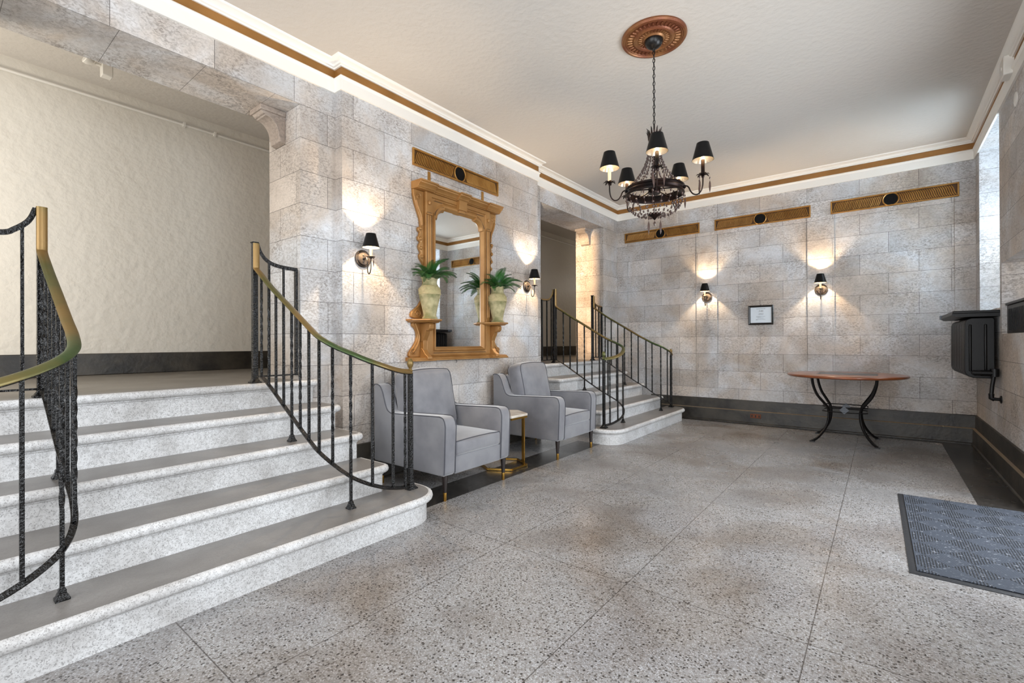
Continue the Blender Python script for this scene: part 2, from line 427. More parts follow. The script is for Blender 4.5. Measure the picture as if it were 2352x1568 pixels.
# hall beyond the openings
struct(MB().box(-7.2, -3.50, YF, 13.2, LAND-.12, LAND-.0006).build('floor_landing', 'landing_stone'))
struct(MB().box(XH-.1, XH, YF, 13.2, LAND, 3.6).build('wall_hall', 'hall_plaster'))
struct(MB().box(XH, XJ, YF, 13.2, 3.5, 3.6).build('ceiling_hall', 'plaster'))
struct(MB().box(XH, XJ+.02, 13.1, 13.2, LAND, 3.5).build('wall_hall_end', 'hall_plaster'))
struct(MB().box(XH, XH+.03, YF, 13.1, LAND, 1.065).build('baseboard_hall', 'base_stone', bevel=.006))
struct(MB().box(XJ, XL-.02, YB+.12, 13.2, LAND, 3.5).build('wall_hall_side', 'hall_plaster'))

# ---------------------------------------------------------------- crown moulding and gilt band, following the wall line
def offset_path(path, d):
    out = []
    n = len(path)
    for i, p in enumerate(path):
        p = Vector(p)
        def nrm(a, b): t = (Vector(b)-Vector(a)).normalized(); return Vector((t.y, -t.x))
        if i == 0: m = nrm(path[0], path[1]); out.append(p+m*d); continue
        if i == n-1: m = nrm(path[-2], path[-1]); out.append(p+m*d); continue
        a, c = nrm(path[i-1], path[i]), nrm(path[i], path[i+1])
        out.append(p+(a+c)*(d/(1+a.dot(c))))
    return out
ROOM = [(XL, YF), (XL, 2.12), (XP, 2.12), (XP, 4.84), (XL, 4.84), (XL, YB), (XR, YB), (XR, YF)]
def run_profile(path, prof, name, mat):
    ls = []
    for d, z in prof: ls.append([(q.x, q.y, z) for q in offset_path(path, d)])
    ls.append(ls[0])
    m = MB(); m.loops(ls, caps=False, closed=False)
    return struct(m.build(name, mat, ang=30))
run_profile(ROOM, [(.0, 3.17), (.016, 3.17), (.018, 3.255), (.024, 3.262), (.030, 3.272), (.024, 3.282), (.0, 3.284)], 'trim_1', 'white_paint')
run_profile(ROOM, [(.0, 3.284), (.010, 3.284), (.010, 3.366), (.0, 3.366)], 'trim_2', 'gold_band')
run_profile(ROOM, [(.0, 3.352), (.022, 3.352), (.026, 3.362), (.036, 3.366), (.040, 3.378), (.058, 3.392), (.072, 3.396), (.078, 3.402), (.082, 3.41), (.0, 3.41)], 'trim_3', 'white_paint')
# stepped stone base
def base(path, nb, name):
    run_profile(path, [(.0, 0), (.055, 0), (.055, .012), (.042, .018), (.040, .172), (.018, .178), (.016, .318), (.0, .322)], name, 'base_stone')
base([(XP, 2.12), (XP, 4.84)], 1, 'baseboard_left')
base([(-2.9, YB), (XR, YB), (XR, 4.62)], 2, 'baseboard_back')
base([(XR, 3.08), (XR, YF)], 3, 'baseboard_right')
run_profile([(-2.9, YB-.0165), (XR-.0165, YB-.0165), (XR-.0165, 4.62)], [(0, .1775), (.0250, .1715), (.0262, .176), (.003, .1815)], 'trim_4', 'base_ledge')
# hall conduit
o = MB().tube([(XH+.014, YF+.3, 3.38), (XH+.014, 13.0, 3.38)], .013, 8)
o.box(XH, XH+.034, 1.70, 1.72, 3.36, 3.40).box(XH, XH+.034, 1.98, 2.0, 3.36, 3.40)
tag(o.build('conduit_pipe', 'plastic_white'), 'thin painted conduit running along the top of the plain hall wall', 'pipe')

# ---------------------------------------------------------------- stairs
RX = [-2.30, -2.59, -2.88, -3.155, -3.46]
RH = LAND/5
def rrect(xb, xf, ya, yb_, r, off):
    xf += off; ya -= off; yb_ += off; r = r+off; n = 9
    pts = [(xb, ya)]
    for i in range(n): a = -PI/2+PI/2*i/(n-1); pts.append((xf-r+r*math.cos(a), ya+r+r*math.sin(a)))
    for i in range(n): a = PI/2*i/(n-1); pts.append((xf-r+r*math.cos(a), yb_-r+r*math.sin(a)))
    pts.append((xb, yb_)); return pts
def stair(dy, label):
    t = thing('stone_staircase', label, 'staircase', (RX[0], .975+dy, 0))
    for k in range(5):
        z0 = RH*k; z1 = RH*(k+1)
        ya, yb_ = (-.19, 2.14) if k == 0 else (.03, 1.92)
        xb = RX[k]-.42 if k == 0 else (RX[k+1]+.001 if k < 4 else XL); r = .19 if k == 0 else .02
        if k == 4: ya, yb_ = .03, 1.92; xb = RX[k]-.0
        ya += dy; yb_ += dy
        if k == 4: xb = -3.56
        if k == 0: xb = RX[1]+.001
        zb = z1-.05
        L1 = [[(x, y, z) for x, y in rrect(xb, RX[k], ya, yb_, r, o_)] for z, o_ in ((z0, 0), (zb-.012, 0), (zb-.008, .008), (zb, .008), (zb+.001, .012))]
        m = MB(); m.loops(L1); m.build('riser', 'riser_stone', t, world=True, ang=50)
        prof = [(zb, .012), (zb+.003, .026), (zb+.012, .037), (zb+.026, .041), (z1-.008, .036), (z1-.0015, .026), (z1, .012)]
        L2 = [[(x, y, z) for x, y in rrect(xb, RX[k], ya, yb_, r, o_)] for z, o_ in prof]
        s_ = MB(); s_.loops(L2, caps=False)
        top = MB(); rim = [(x, y, z1) for x, y in rrect(xb, RX[k], ya, yb_, r, .012)]
        top.add([(x, y, z1-.004) for x, y, z in rim]+rim, [tuple(range(len(rim), 2*len(rim)))] + [(i, (i+1) % len(rim), len(rim)+(i+1) % len(rim), len(rim)+i) for i in range(len(rim))])
        nz = s_.build('nosing', 'riser_stone', t, world=True, ang=60)
        top.build('tread', 'tread_stone', t, world=True)
    return t
stair(0, 'wide terrazzo staircase in the foreground with rounded bottom step')
stair(DY, 'far terrazzo staircase beside the back wall, beyond the grey armchairs')

# ---------------------------------------------------------------- railings
TOPR = [(-3.55, .555, 1.872), (-3.545, .555, 1.80), (-3.522, .555, 1.715), (-3.470, .555, 1.640), (-3.354, .555, 1.562), (-3.25, .555, 1.499), (-3.035, .555, 1.376), (-2.82, .555, 1.251),
        (-2.70, .556, 1.188), (-2.56, .575, 1.133), (-2.469, .623, 1.092), (-2.425, .70, 1.052), (-2.405, .79, 1.018), (-2.41, .88, .99), (-2.44, .985, .968), (-2.487, 1.085, .958)]
BOTR = [(-3.55, .555, .915), (-3.46, .555, .912), (-3.354, .555, .860), (-3.25, .555, .800), (-3.035, .555, .671), (-2.82, .555, .546), (-2.70, .556, .486), (-2.56, .575, .422),
        (-2.469, .623, .362), (-2.425, .70, .312), (-2.405, .79, .272), (-2.41, .88, .243), (-2.44, .985, .215), (-2.487, 1.085, .2)]
BALS = [(-3.466, .555, 1), (-3.354, .555, 1), (-3.25, .555, 0), (-3.143, .555, 0), (-3.035, .555, 1), (-2.926, .555, 1), (-2.819, .555, 0), (-2.70, .556, 0), (-2.575, .570, 1),
        (-2.469, .623, 1), (-2.415, .735, 0), (-2.412, .885, 0), (-2.449, 1.01, 1)]
def fixp(p):
    if p[1] <= .5565:
        if p[0] < -3.5: return (-3.5, .525, 1.15+(p[2]-1.15)*.98)
        return (p[0]*.98, .525, 1.15+(p[2]-1.15)*.98)
    return p
def nearest_z(curve, x, d):
    return min(curve, key=lambda p: (p[0]-x)**2+(p[1]-d)**2)[2]
def baluster(x, y, z0, z1, tw, w_=.0068):
    n = 28 if tw else 2; pts = []; tws = []
    for i in range(n+1):
        u = i/n; pts.append((x, y, z0+(z1-z0)*u))
        tws.append(0 if not tw else PI*3.0*min(1, max(0, (u-.22)/.56)))
    return MB().tube(pts, w_*1.414, 4, twist=tws, square=True, refup=Vector((1, 0, 0)))
def foot(m, x, y, z, s=.018):
    m.loops([[(x+sx*r, y+sy*r, z+h) for sx, sy in ((-1, -1), (1, -1), (1, 1), (-1, 1))] for r, h in ((s, 0), (s, .008), (s*.82, .012), (s*.5, .032), (s*.56, .036), (s*.4, .044))])
def railing(dy, side, label):
    Y = lambda d: .975+side*d+dy
    D0 = .525 if side > 0 else .555
    if side > 0:
        TR = [fixp(p) for p in TOPR]; BR = [fixp(p) for p in BOTR]; BL = [(p[0]*.98, .525, p[2]) if p[1] <= .5565 else p for p in BALS]
    else:
        TR = [(max(p[0], -3.5) if p[0] > -3.5 else -3.5, p[1], p[2]) for p in TOPR]; BR = [(max(p[0], -3.5), p[1], p[2]) for p in BOTR]; BL = BALS
    t = thing('stair_railing', label, 'railing', (-3.50, Y(D0), LAND))
    hi = [(max(p[0], -3.472), p[1], p[2]) for p in cat(TR, 6)]; lo = [(p[0], p[1], p[2]) for p in cat(BR, 6)]
    MB().tube([(x, Y(d), z) for x, d, z in hi], .022, 12, flat=.5).build('handrail', 'brass_rail', t, world=True)
    MB().tube([(x, Y(d), z-.012) for x, d, z in hi], .011, 4, flat=.5, square=True).build('support_bar', 'iron', t, world=True)
    MB().tube([(x, Y(d), z) for x, d, z in lo], .017, 4, flat=.35, square=True).build('bottom_rail', 'iron', t, world=True)
    m = MB(); m.box(-3.517, -3.483, Y(D0)-.017, Y(D0)+.017, LAND, 1.862); m.box(-3.522, -3.478, Y(D0)-.022, Y(D0)+.022, 1.862, 1.870); foot(m, -3.50, Y(D0), LAND, .034)
    m.build('newel_post', 'iron', t, world=True, merge=False, bevel=.002)
    m = MB(); m.box(-2.501, -2.473, Y(1.085)-.014, Y(1.085)+.014, RH, .95); foot(m, -2.487, Y(1.085), RH, .036)
    m.build('newel_post', 'iron', t, world=True, merge=False, bevel=.002)
    MB().lathe([(.012, .955), (.02, .962), (.012, .972), (.009, .98), (.017, .992), (.022, 1.008), (.020, 1.025), (.012, 1.04), (.003, 1.046)], 16, (-2.487, Y(1.085), 0)).build('finial', 'brass_rail', t, world=True)
    for x, d, tw in BL:
        z1 = nearest_z(hi, x, d)-.01; z0 = nearest_z(lo, x, d)
        baluster(x, Y(d), z0, z1, tw).build('baluster', 'iron', t, world=True)
    for x, d, z in ((-2.974 if side > 0 else -3.035, D0, RH*3), (-2.469, .623, RH)):
        m = MB(); m.box(x-.007, x+.007, Y(d)-.007, Y(d)+.007, z, nearest_z(lo, x, d)); foot(m, x, Y(d), z, .022); m.build('support_foot', 'iron', t, world=True, merge=False)
    # short guard between top post and jamb
    d1 = .835 if side > 0 else .86
    g = cat([(-3.50, D0+.02, 1.858), (-3.50, D0+.045, 1.79), (-3.50, D0+.095, 1.738), (-3.50, .70, 1.712), (-3.50, d1, 1.703)], 6)
    MB().tube([(x, Y(d), z) for x, d, z in g], .012, 4, flat=.45, square=True, refup=Vector((1, 0, 0))).build('guard_rail', 'iron', t, world=True)
    MB().tube([(x, Y(d), z+.008) for x, d, z in g], .012, 8, flat=.5, refup=Vector((1, 0, 0))).build('guard_cap', 'iron' if dy == 0 else 'brass_rail', t, world=True)
    m = MB(); m.box(-3.508, -3.542, min(Y(D0+.015), Y(d1)), max(Y(D0+.015), Y(d1)), .908, .918); m.box(-3.512, -3.488, min(Y(d1), Y(d1-.02)), max(Y(d1), Y(d1-.02)), .908, 1.71)
    m.build('guard_frame', 'iron', t, world=True, merge=False)
    for d in (.625, .73):
        baluster(-3.50, Y(d), .915, nearest_z([(0, q[1], q[2]) for q in g], 0, d)-.004, 0).build('baluster', 'iron', t, world=True)
    return t
railing(0, -1, 'black iron stair railing with brass handrail at the left edge, curving towards the camera')
railing(0, 1, 'black iron railing with brass handrail beside the nearer grey armchair')
railing(DY, -1, 'black iron railing on the far stairs nearest the second armchair, curling handrail end')
railing(DY, 1, 'black iron railing on the far stairs next to the back wall')

# ---------------------------------------------------------------- corbels
def corbel(dy, label):
    m = MB()
    prof = [(0, 0), (-.185, 0), (-.185, -.035), (-.165, -.06), (-.15, -.062)]
    for i in range(9): a = i/8; prof.append((-.15+.10*math.sin(a*PI/2), -.07-.13*(1-math.cos(a*PI/2))))
    prof += [(-.045, -.205), (-.04, -.235), (0, -.25)]
    Yj = 1.825+dy
    body = [(Yj+a, LINT+b_) for a, b_ in prof]
    m.prism(body, 'X', -3.87, -3.71)
    m.box(-3.885, -3.695, Yj-.195, Yj, LINT-.04, LINT-.001)
    tag(m.build('stone_corbel', 'stone_plain', bevel=.004, merge=False), label, 'corbel')
corbel(0, 'carved stone bracket under the lintel of the near stair opening')
corbel(DY, 'carved stone bracket under the lintel of the far stair opening')

# ---------------------------------------------------------------- gilt fluted panels
def panel(kind, a0, a1, z0, z1, label):
    L_, H_ = a1-a0, z1-z0
    if kind == 'back': t = thing('fluted_panel', label, 'wall panel', (a0, YB-.0, z0), 0, None)
    else: t = thing('fluted_panel', label, 'wall panel', (XP, a0, z0), PI/2, None)
    s = -1                                           # local: x along, -y out of the wall
    m = MB(); e = .016; D = .022
    m.box(0, L_, -D, -.001, 0, e).box(0, L_, -D, -.001, H_-e, H_).box(0, e, -D, -.001, e, H_-e).box(L_-e, L_, -D, -.001, e, H_-e)
    m.build('frame', 'bronze_gold', t, bevel=.003, merge=False)
    MB().box(e, L_-e, -.005, -.0005, e, H_-e).build('recess', 'bronze_recess_shade', t)
    c = L_/2
    for sd in (-1, 1):
        n = 25; m = MB()
        for i in range(n):
            u = .100+(c-e-.028-.100)*i/(n-1)
            x0 = c+sd*u; pts = []
            for k in range(9):
                q = k/8; zz = e+.006+(H_-2*e-.012)*q
                lean = .024*(q-.5)*2+.004*math.sin(2*PI*q)
                pts.append((x0-sd*lean, -.008, zz))
            m.tube(pts, [.003]+[.0064]*7+[.003], 8)
        m.build('fluting', 'bronze_gold', t, merge=False)
    m = MB(); m.lathe([(.082, -.0005), (.082, -.02), (.076, -.026), (.070, -.022), (.068, -.012)], 32, (c, 0, H_/2), 'Y'); m.build('ring', 'bronze_gold', t)
    MB().lathe([(.068, -.010), (.066, -.019), (.0, -.0195)], 32, (c, 0, H_/2), 'Y', caps=False).build('medallion', 'black_disc', t)
    return t
panel('left', 2.832, 4.051, 2.785, 2.945, 'gilt fluted relief panel with black disc on the pier above the mirror')
panel('back', -3.338, -2.141, 2.782, 2.940, 'gilt fluted panel on the back wall, nearest the corner behind the chandelier')
panel('back', -1.924, -.726, 2.782, 2.940, 'gilt fluted panel in the middle of the back wall above the framed notice')
panel('back', -.508, .696, 2.782, 2.942, 'gilt fluted panel on the back wall above the round table')

# ---------------------------------------------------------------- armchairs
def armchair(y, label):
    t = thing('armchair', label, 'armchair', (-2.455, y, 0), 0, 'grey velvet armchairs against the pier')
    W, A = .375, .115
    prof = [(-.84, .185), (-.84, .80), (-.825, .812), (-.79, .812), (-.755, .795), (-.725, .75), (-.69, .66), (-.665, .615), (-.63, .596), (-.56, .593), (-.12, .612), (-.05, .612), (-.018, .598), (-.002, .56), (0, .5), (-.012, .20), (-.03, .185)]
    for sd in (-1, 1):
        y0, y1 = (-W, -W+A) if sd < 0 else (W-A, W)
        MB().prism(prof, 'Y', y0, y1).build('armrest', 'velvet', t, bevel=.014, seg=3)
        ol = prof[1:-2]+[(-.012, .20)]
        yy = (y0, y1)
        m = MB()
        for y_ in yy:
            m.tube([(p[0], y_, p[1]) for p in cat([(a, b_, 0) for a, b_ in ol], 4)] if False else [(q[0], y_+(.003 if y_ < (y0+y1)/2 else -.003), q[1]) for q in cat([(a, b_, 0) for a, b_ in ol], 3)], .0035, 6)
        m.build('piping', 'piping', t)
    MB().box(-.84, -.70, -W+A, W-A, .185, .795).build('back_frame', 'velvet', t, bevel=.014, seg=3)
    MB().box(-.70, -.014, -W+A, W-A, .185, .315).build('seat_base', 'velvet', t, bevel=.008)
    MB().rbox(-.68, -.006, -W+A+.003, W-A-.003, .317, .425, .022, puff=.02).build('seat_cushion', 'velvet', t)
    m = MB().tube([(-.012, -W+A+.012, .421), (-.008, -.13, .428), (-.006, 0, .430), (-.008, .13, .428), (-.012, W-A-.012, .421)], .0035, 6); m.build('piping', 'piping', t)
    bc = MB().rbox(-.095, .095, -W+A-.012+.02, W-A+.012-.02, .0, .49, .05, puff=.028)
    o = bc.build('back_cushion', 'velvet', t); o.location = (-.565, 0, .428); o.rotation_euler = (0, math.radians(-12), 0)
    m = MB()
    for xx in (.088, -.088):
        hy = W-A-.02; R_ = .05
        pts = [(xx, -hy, .04), (xx, -hy+.004, .25), (xx, -hy+.002, .42), (xx, -hy+.02, .472), (xx, -hy+.06, .487), (xx, 0, .495), (xx, hy-.06, .487), (xx, hy-.02, .472), (xx, hy-.002, .42), (xx, hy-.004, .25), (xx, hy, .04)]
        m.tube(cat(pts, 4), .0035, 6)
    q = m.build('piping', 'piping', o)
    for lx, sy in ((-.045, -1), (-.045, 1), (-.78, -1), (-.78, 1)):
        ly = sy*(W-.04)
        l = MB().lathe([(.0135, .062), (.017, .11), (.023, .187)], 16, (lx, ly, 0)).build('leg', 'dark_wood', t)
        MB().lathe([(.0105, 0), (.0125, .003), (.0142, .0625)], 16, (lx, ly, 0)).build('brass_ferrule', 'brass', l)
    return t
armchair(2.722, 'grey velvet armchair nearest the camera, behind the curved railing')
armchair(4.235, 'grey velvet armchair farther back, beside the far staircase')

# ---------------------------------------------------------------- side table between the chairs
t = thing('side_table', 'small marble topped side table with gold frame between the armchairs', 'side table', (-2.80, 3.42, 0))
hx = [(.235*math.cos(PI/6+i*PI/3), .235*math.sin(PI/6+i*PI/3)) for i in range(6)]
MB().prism(hx, 'Z', .470, .492).build('table_top', 'marble', t, bevel=.003)
MB().prism([(x*.985, y*.985) for x, y in hx], 'Z', .452, .4698).build('top_rim', 'brass', t)
def bar(m, a, b_, w_=.008): m.tube([a, b_], w_*1.414, 4, square=True)
m = MB(); bar(m, (.17, .10, .004), (.17, .10, .452)); bar(m, (.10, .18, .0), (.10, .18, .452)); m.build('post', 'brass', t, merge=False)
m = MB(); z = .012
P6 = [(hx[0][0]*.95, hx[0][1]*.95, z), (hx[5][0]*.95, hx[5][1]*.95, z), (hx[4][0]*.95, hx[4][1]*.95, z), (hx[3][0]*.95, hx[3][1]*.95, z), (hx[2][0]*.95, hx[2][1]*.95, z), (hx[1][0]*.95, hx[1][1]*.95, z)]
for i in range(6): bar(m, P6[i], P6[(i+1) % 6])
m.build('base_frame', 'brass', t, merge=False)

# ---------------------------------------------------------------- mirror
MC = 3.405
t = thing('wall_mirror', 'large ornate gilt pier mirror hanging on the stone pier', 'mirror', (XP, MC, .985))
G = 'gold_paint'
def yz(y, z, x): return (XP+x, MC+y, z)
def mloop(hw, z0, z1, x, cut, n=8):                # shouldered opening outline; cut=0 gives matched rectangle
    pts = []
    pts += [yz(-hw, z0, x), yz(hw, z0, x)]
    r = cut; e = .022 if cut else 0
    pts += [yz(hw, z1-r-e, x), yz(hw-e, z1-r-e, x)]
    for i in range(n+1):
        a = PI/2*i/n; pts.append(yz(hw-e-r*(1-math.cos(a)), z1-r-e+r*math.sin(a), x))
    pts += [yz(hw-r-e, z1, x)]
    pts += [yz(-hw+r+e, z1, x)]
    for i in range(n+1):
        a = PI/2*(n-i)/n; pts.append(yz(-hw+e+r*(1-math.cos(a)), z1-r-e+r*math.sin(a), x))
    pts += [yz(-hw+e, z1-r-e, x), yz(-hw, z1-r-e, x)]
    return pts
m = MB()
ls = [mloop(.460, 1.02, 2.56, .002, .0), mloop(.460, 1.02, 2.56, .055, .0), mloop(.445, 1.035, 2.555, .062, .0), mloop(.385, 1.05, 2.52, .062, .0), mloop(.380, 1.055, 2.515, .052, .0),
      mloop(.365, 1.07, 2.50, .052, .10), mloop(.360, 1.078, 2.475, .066, .10), mloop(.345, 1.09, 2.455, .066, .10), mloop(.330, 1.105, 2.44, .045, .09), mloop(.322, 1.115, 2.43, .030, .085)]
m.loops(ls, caps=False)
m.build('frame', G, t, world=True, ang=25)
m = MB(); gl = mloop(.326, 1.112, 2.434, .034, .085); gb = mloop(.326, 1.112, 2.434, .02, .085); m.loops([gb, gl]); m.build('mirror_glass', 'mirror_glass', t, world=True, smooth=False)
MB().box(XP+.001, XP+.018, MC-.44, MC+.44, 1.03, 2.55).build('backing', 'dark_wood', t, world=True)
# pilaster stiles (raised flutes) and little roundels
m = MB()
for sd in (-1, 1):
    for q in (.408, .432): m.tube([yz(sd*q, 1.42, .062), yz(sd*q, 2.34, .062)], .007, 6)
    m.lathe([(.034, .060), (.034, .068), (.028, .074), (.022, .066), (.018, .072), (0.001, .076)], 20, (XP, MC+sd*.42, 1.80), 'X', caps=False)
    m.lathe([(.022, .060), (.020, .076), (.001, .084)], 16, (XP, MC+sd*.42, 2.46), 'X', caps=False)
    m.box(XP+.055, XP+.075, MC+sd*.42-.035, MC+sd*.42+.035, 2.345, 2.36)
for y0, y1 in ((-.34, -.06), (.06, .34)):
    m.box(XP+.050, XP+.058, MC+y0, MC+y1, 2.50, 2.507); m.box(XP+.050, XP+.058, MC+y0, MC+y1, 2.545, 2.552)
m.build('carved_detail', G, t, world=True, merge=False)
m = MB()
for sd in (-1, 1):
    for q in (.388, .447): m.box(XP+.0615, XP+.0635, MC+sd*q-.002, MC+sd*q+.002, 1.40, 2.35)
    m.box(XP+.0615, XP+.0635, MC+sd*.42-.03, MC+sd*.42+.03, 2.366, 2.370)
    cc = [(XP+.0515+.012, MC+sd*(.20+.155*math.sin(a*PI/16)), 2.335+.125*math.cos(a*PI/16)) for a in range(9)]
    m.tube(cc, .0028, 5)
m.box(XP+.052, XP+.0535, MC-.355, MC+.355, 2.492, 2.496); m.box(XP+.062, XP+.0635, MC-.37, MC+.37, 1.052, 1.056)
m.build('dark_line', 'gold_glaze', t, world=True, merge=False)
# cornice
m = MB()
CP = [(0, 2.56), (.068, 2.56), (.072, 2.568), (.082, 2.572), (.086, 2.582), (.102, 2.596), (.112, 2.602), (.114, 2.612), (.126, 2.618), (.128, 2.63), (0, 2.63)]
def corn(y0, y1, dx, dz=0):
    m.loops([[(XP+(x+dx if x else 0), MC+y, z+dz) for x, z in CP] for y in (y0, y1)])
corn(-.57, .57, 0); corn(-.585, -.37, .018, .001); corn(.37, .585, .018, .001); corn(-.07, .07, .024, .001)
m.box(XP, XP+.10, MC-.055, MC+.055, 2.47, 2.56); m.box(XP, XP+.085, MC-.04, MC+.04, 2.445, 2.47)
m.build('cornice', G, t, world=True, merge=False, bevel=.002)
m = MB()
for y in (-.37, .39): m.box(XP+.001, XP+.012, MC+y-.014, MC+y+.014, 2.60, 2.775)
m.build('hanging_strap', 'bronze_gold', t, world=True, merge=False)
# side carving silhouettes
def sil(pts, sd, d0, d1):
    return MB().prism([(MC+sd*(a), b_) for a, b_ in pts], 'X', XP+d0, XP+d1)
upper = [(.46, 2.56), (.585, 2.56), (.58, 2.50), (.565, 2.44), (.535, 2.37), (.505, 2.30), (.495, 2.23), (.515, 2.225), (.53, 2.21), (.525, 2.185), (.505, 2.17), (.515, 2.14), (.53, 2.13), (.525, 2.10), (.50, 2.085), (.52, 2.05), (.515, 2.02), (.495, 1.99), (.515, 1.96), (.505, 1.93), (.48, 1.90), (.46, 1.87)]
lower = [(.46, 1.35), (.585, 1.35), (.60, 1.325), (.595, 1.30), (.57, 1.285), (.548, 1.25), (.542, 1.21), (.552, 1.17), (.58, 1.125), (.612, 1.09), (.635, 1.06), (.64, 1.035), (.63, 1.02), (.46, 1.02)]
mid = [(.46, 1.60), (.475, 1.585), (.49, 1.545), (.52, 1.50), (.565, 1.465), (.60, 1.44), (.615, 1.41), (.61, 1.385), (.58, 1.375), (.46, 1.375)]
def spiral(c, r0, turns, sd, x, rad, start=0):
    pts = []; n = int(turns*16)
    for i in range(n+1):
        a = start+2*PI*turns*i/n; r = r0*(1-.85*i/n); pts.append((XP+x, MC+sd*(c[0]+r*math.cos(a)), c[1]+r*math.sin(a)))
    return pts
for sd in (-1, 1):
    m = MB()
    for s_ in (upper, lower, mid):
        m.prism([(MC+sd*a, b_) for a, b_ in s_], 'X', XP+.001, XP+.034)
    m.build('side_scroll', G, t, world=True, bevel=.006, merge=False)
    m = MB()
    for c, r in (((.53, 2.50), .035), ((.595, 1.065), .035), ((.535, 1.42), .035)):
        m.tube(spiral(c, r, 1.6, sd, .036, .006), .0055, 6)
    m.tube([(XP+.036, MC+sd*q[0], q[1]) for q in cat([(.555, 2.46, 0), (.53, 2.39, 0), (.495, 2.32, 0), (.485, 2.24, 0)], 5)], [.012]*16, 8)
    m.tube([(XP+.036, MC+sd*q[0], q[1]) for q in cat([(.575, 1.33, 0), (.55, 1.28, 0), (.525, 1.20, 0), (.55, 1.12, 0), (.60, 1.06, 0)], 5)], [.011]*21, 8)
    for zc, yy in ((2.21, .505), (2.115, .505), (2.03, .50), (1.95, .49)):
        m.lathe([(.001, -.02), (.014, -.012), (.018, 0), (.012, .012), (.001, .02)], 10, (XP+.036, MC+sd*yy, zc), 'Z')
    m.build('acanthus_scroll', G, t, world=True, merge=False)
    # console shelf with bracket
    cy = MC+sd*.485
    sh = [(XP, cy-.165), (XP+.09, cy-.165), (XP+.20, cy-.09), (XP+.225, cy-.07), (XP+.225, cy+.07), (XP+.20, cy+.09), (XP+.09, cy+.165), (XP, cy+.165)]
    m = MB()
    def scaled(k): return [(XP+(x-XP)*k, cy+(y-cy)*k) for x, y in sh]
    m.loops([[(x, y, z) for x, y in scaled(k)] for k, z in ((.86, 1.335), (.88, 1.342), (.95, 1.347), (1., 1.353), (1., 1.362), (.97, 1.366))])
    m.build('console_shelf', G, t, world=True, ang=30)
    m = MB()
    m.box(XP+.001, XP+.075, cy-.022, cy+.022, 1.02, 1.335)
    br = [(0, 1.334), (.155, 1.334), (.17, 1.315), (.165, 1.28), (.14, 1.26), (.115, 1.262), (.105, 1.235), (.085, 1.20), (.07, 1.16), (0, 1.16)]
    m.loops([[(XP+x, y, z) for x, z in br] for y in (cy-.028, cy+.028)])
    br2 = [(0, 1.10), (.05, 1.105), (.075, 1.085), (.10, 1.05), (.14, 1.025), (.145, 1.0), (0, 1.0)]
    m.loops([[(XP+x, y, z) for x, z in br2] for y in (cy-.028, cy+.028)])
    m.build('bracket', G, t, world=True, bevel=.005, merge=False)
m = MB()
BP = [(0, .985), (.10, .985), (.10, .998), (.088, 1.003), (.088, 1.012), (.070, 1.02), (0, 1.02)]
m.loops([[(XP+x, MC+y, z) for x, z in BP] for y in (-.40, .40)])
for sd in (-1, 1): m.loops([[(XP+x*1.45, MC+sd*y, z) for x, z in BP] for y in (.41, .655)]); m.loops([[(XP+x*1.0, MC+sd*y, z) for x, z in BP] for y in (.395, .42)])
m.build('base_moulding', G, t, world=True, merge=False)
o = MB().tube([(XP+.0, 3.385, .975), (XP+.02, 3.385, .975), (XP+.022, 3.385, .96), (XP+.012, 3.385, .952)], .003, 6)
tag(o.build('wall_hook', 'smooth_iron'), 'tiny metal hook on the stone just below the gilt mirror', 'hook')

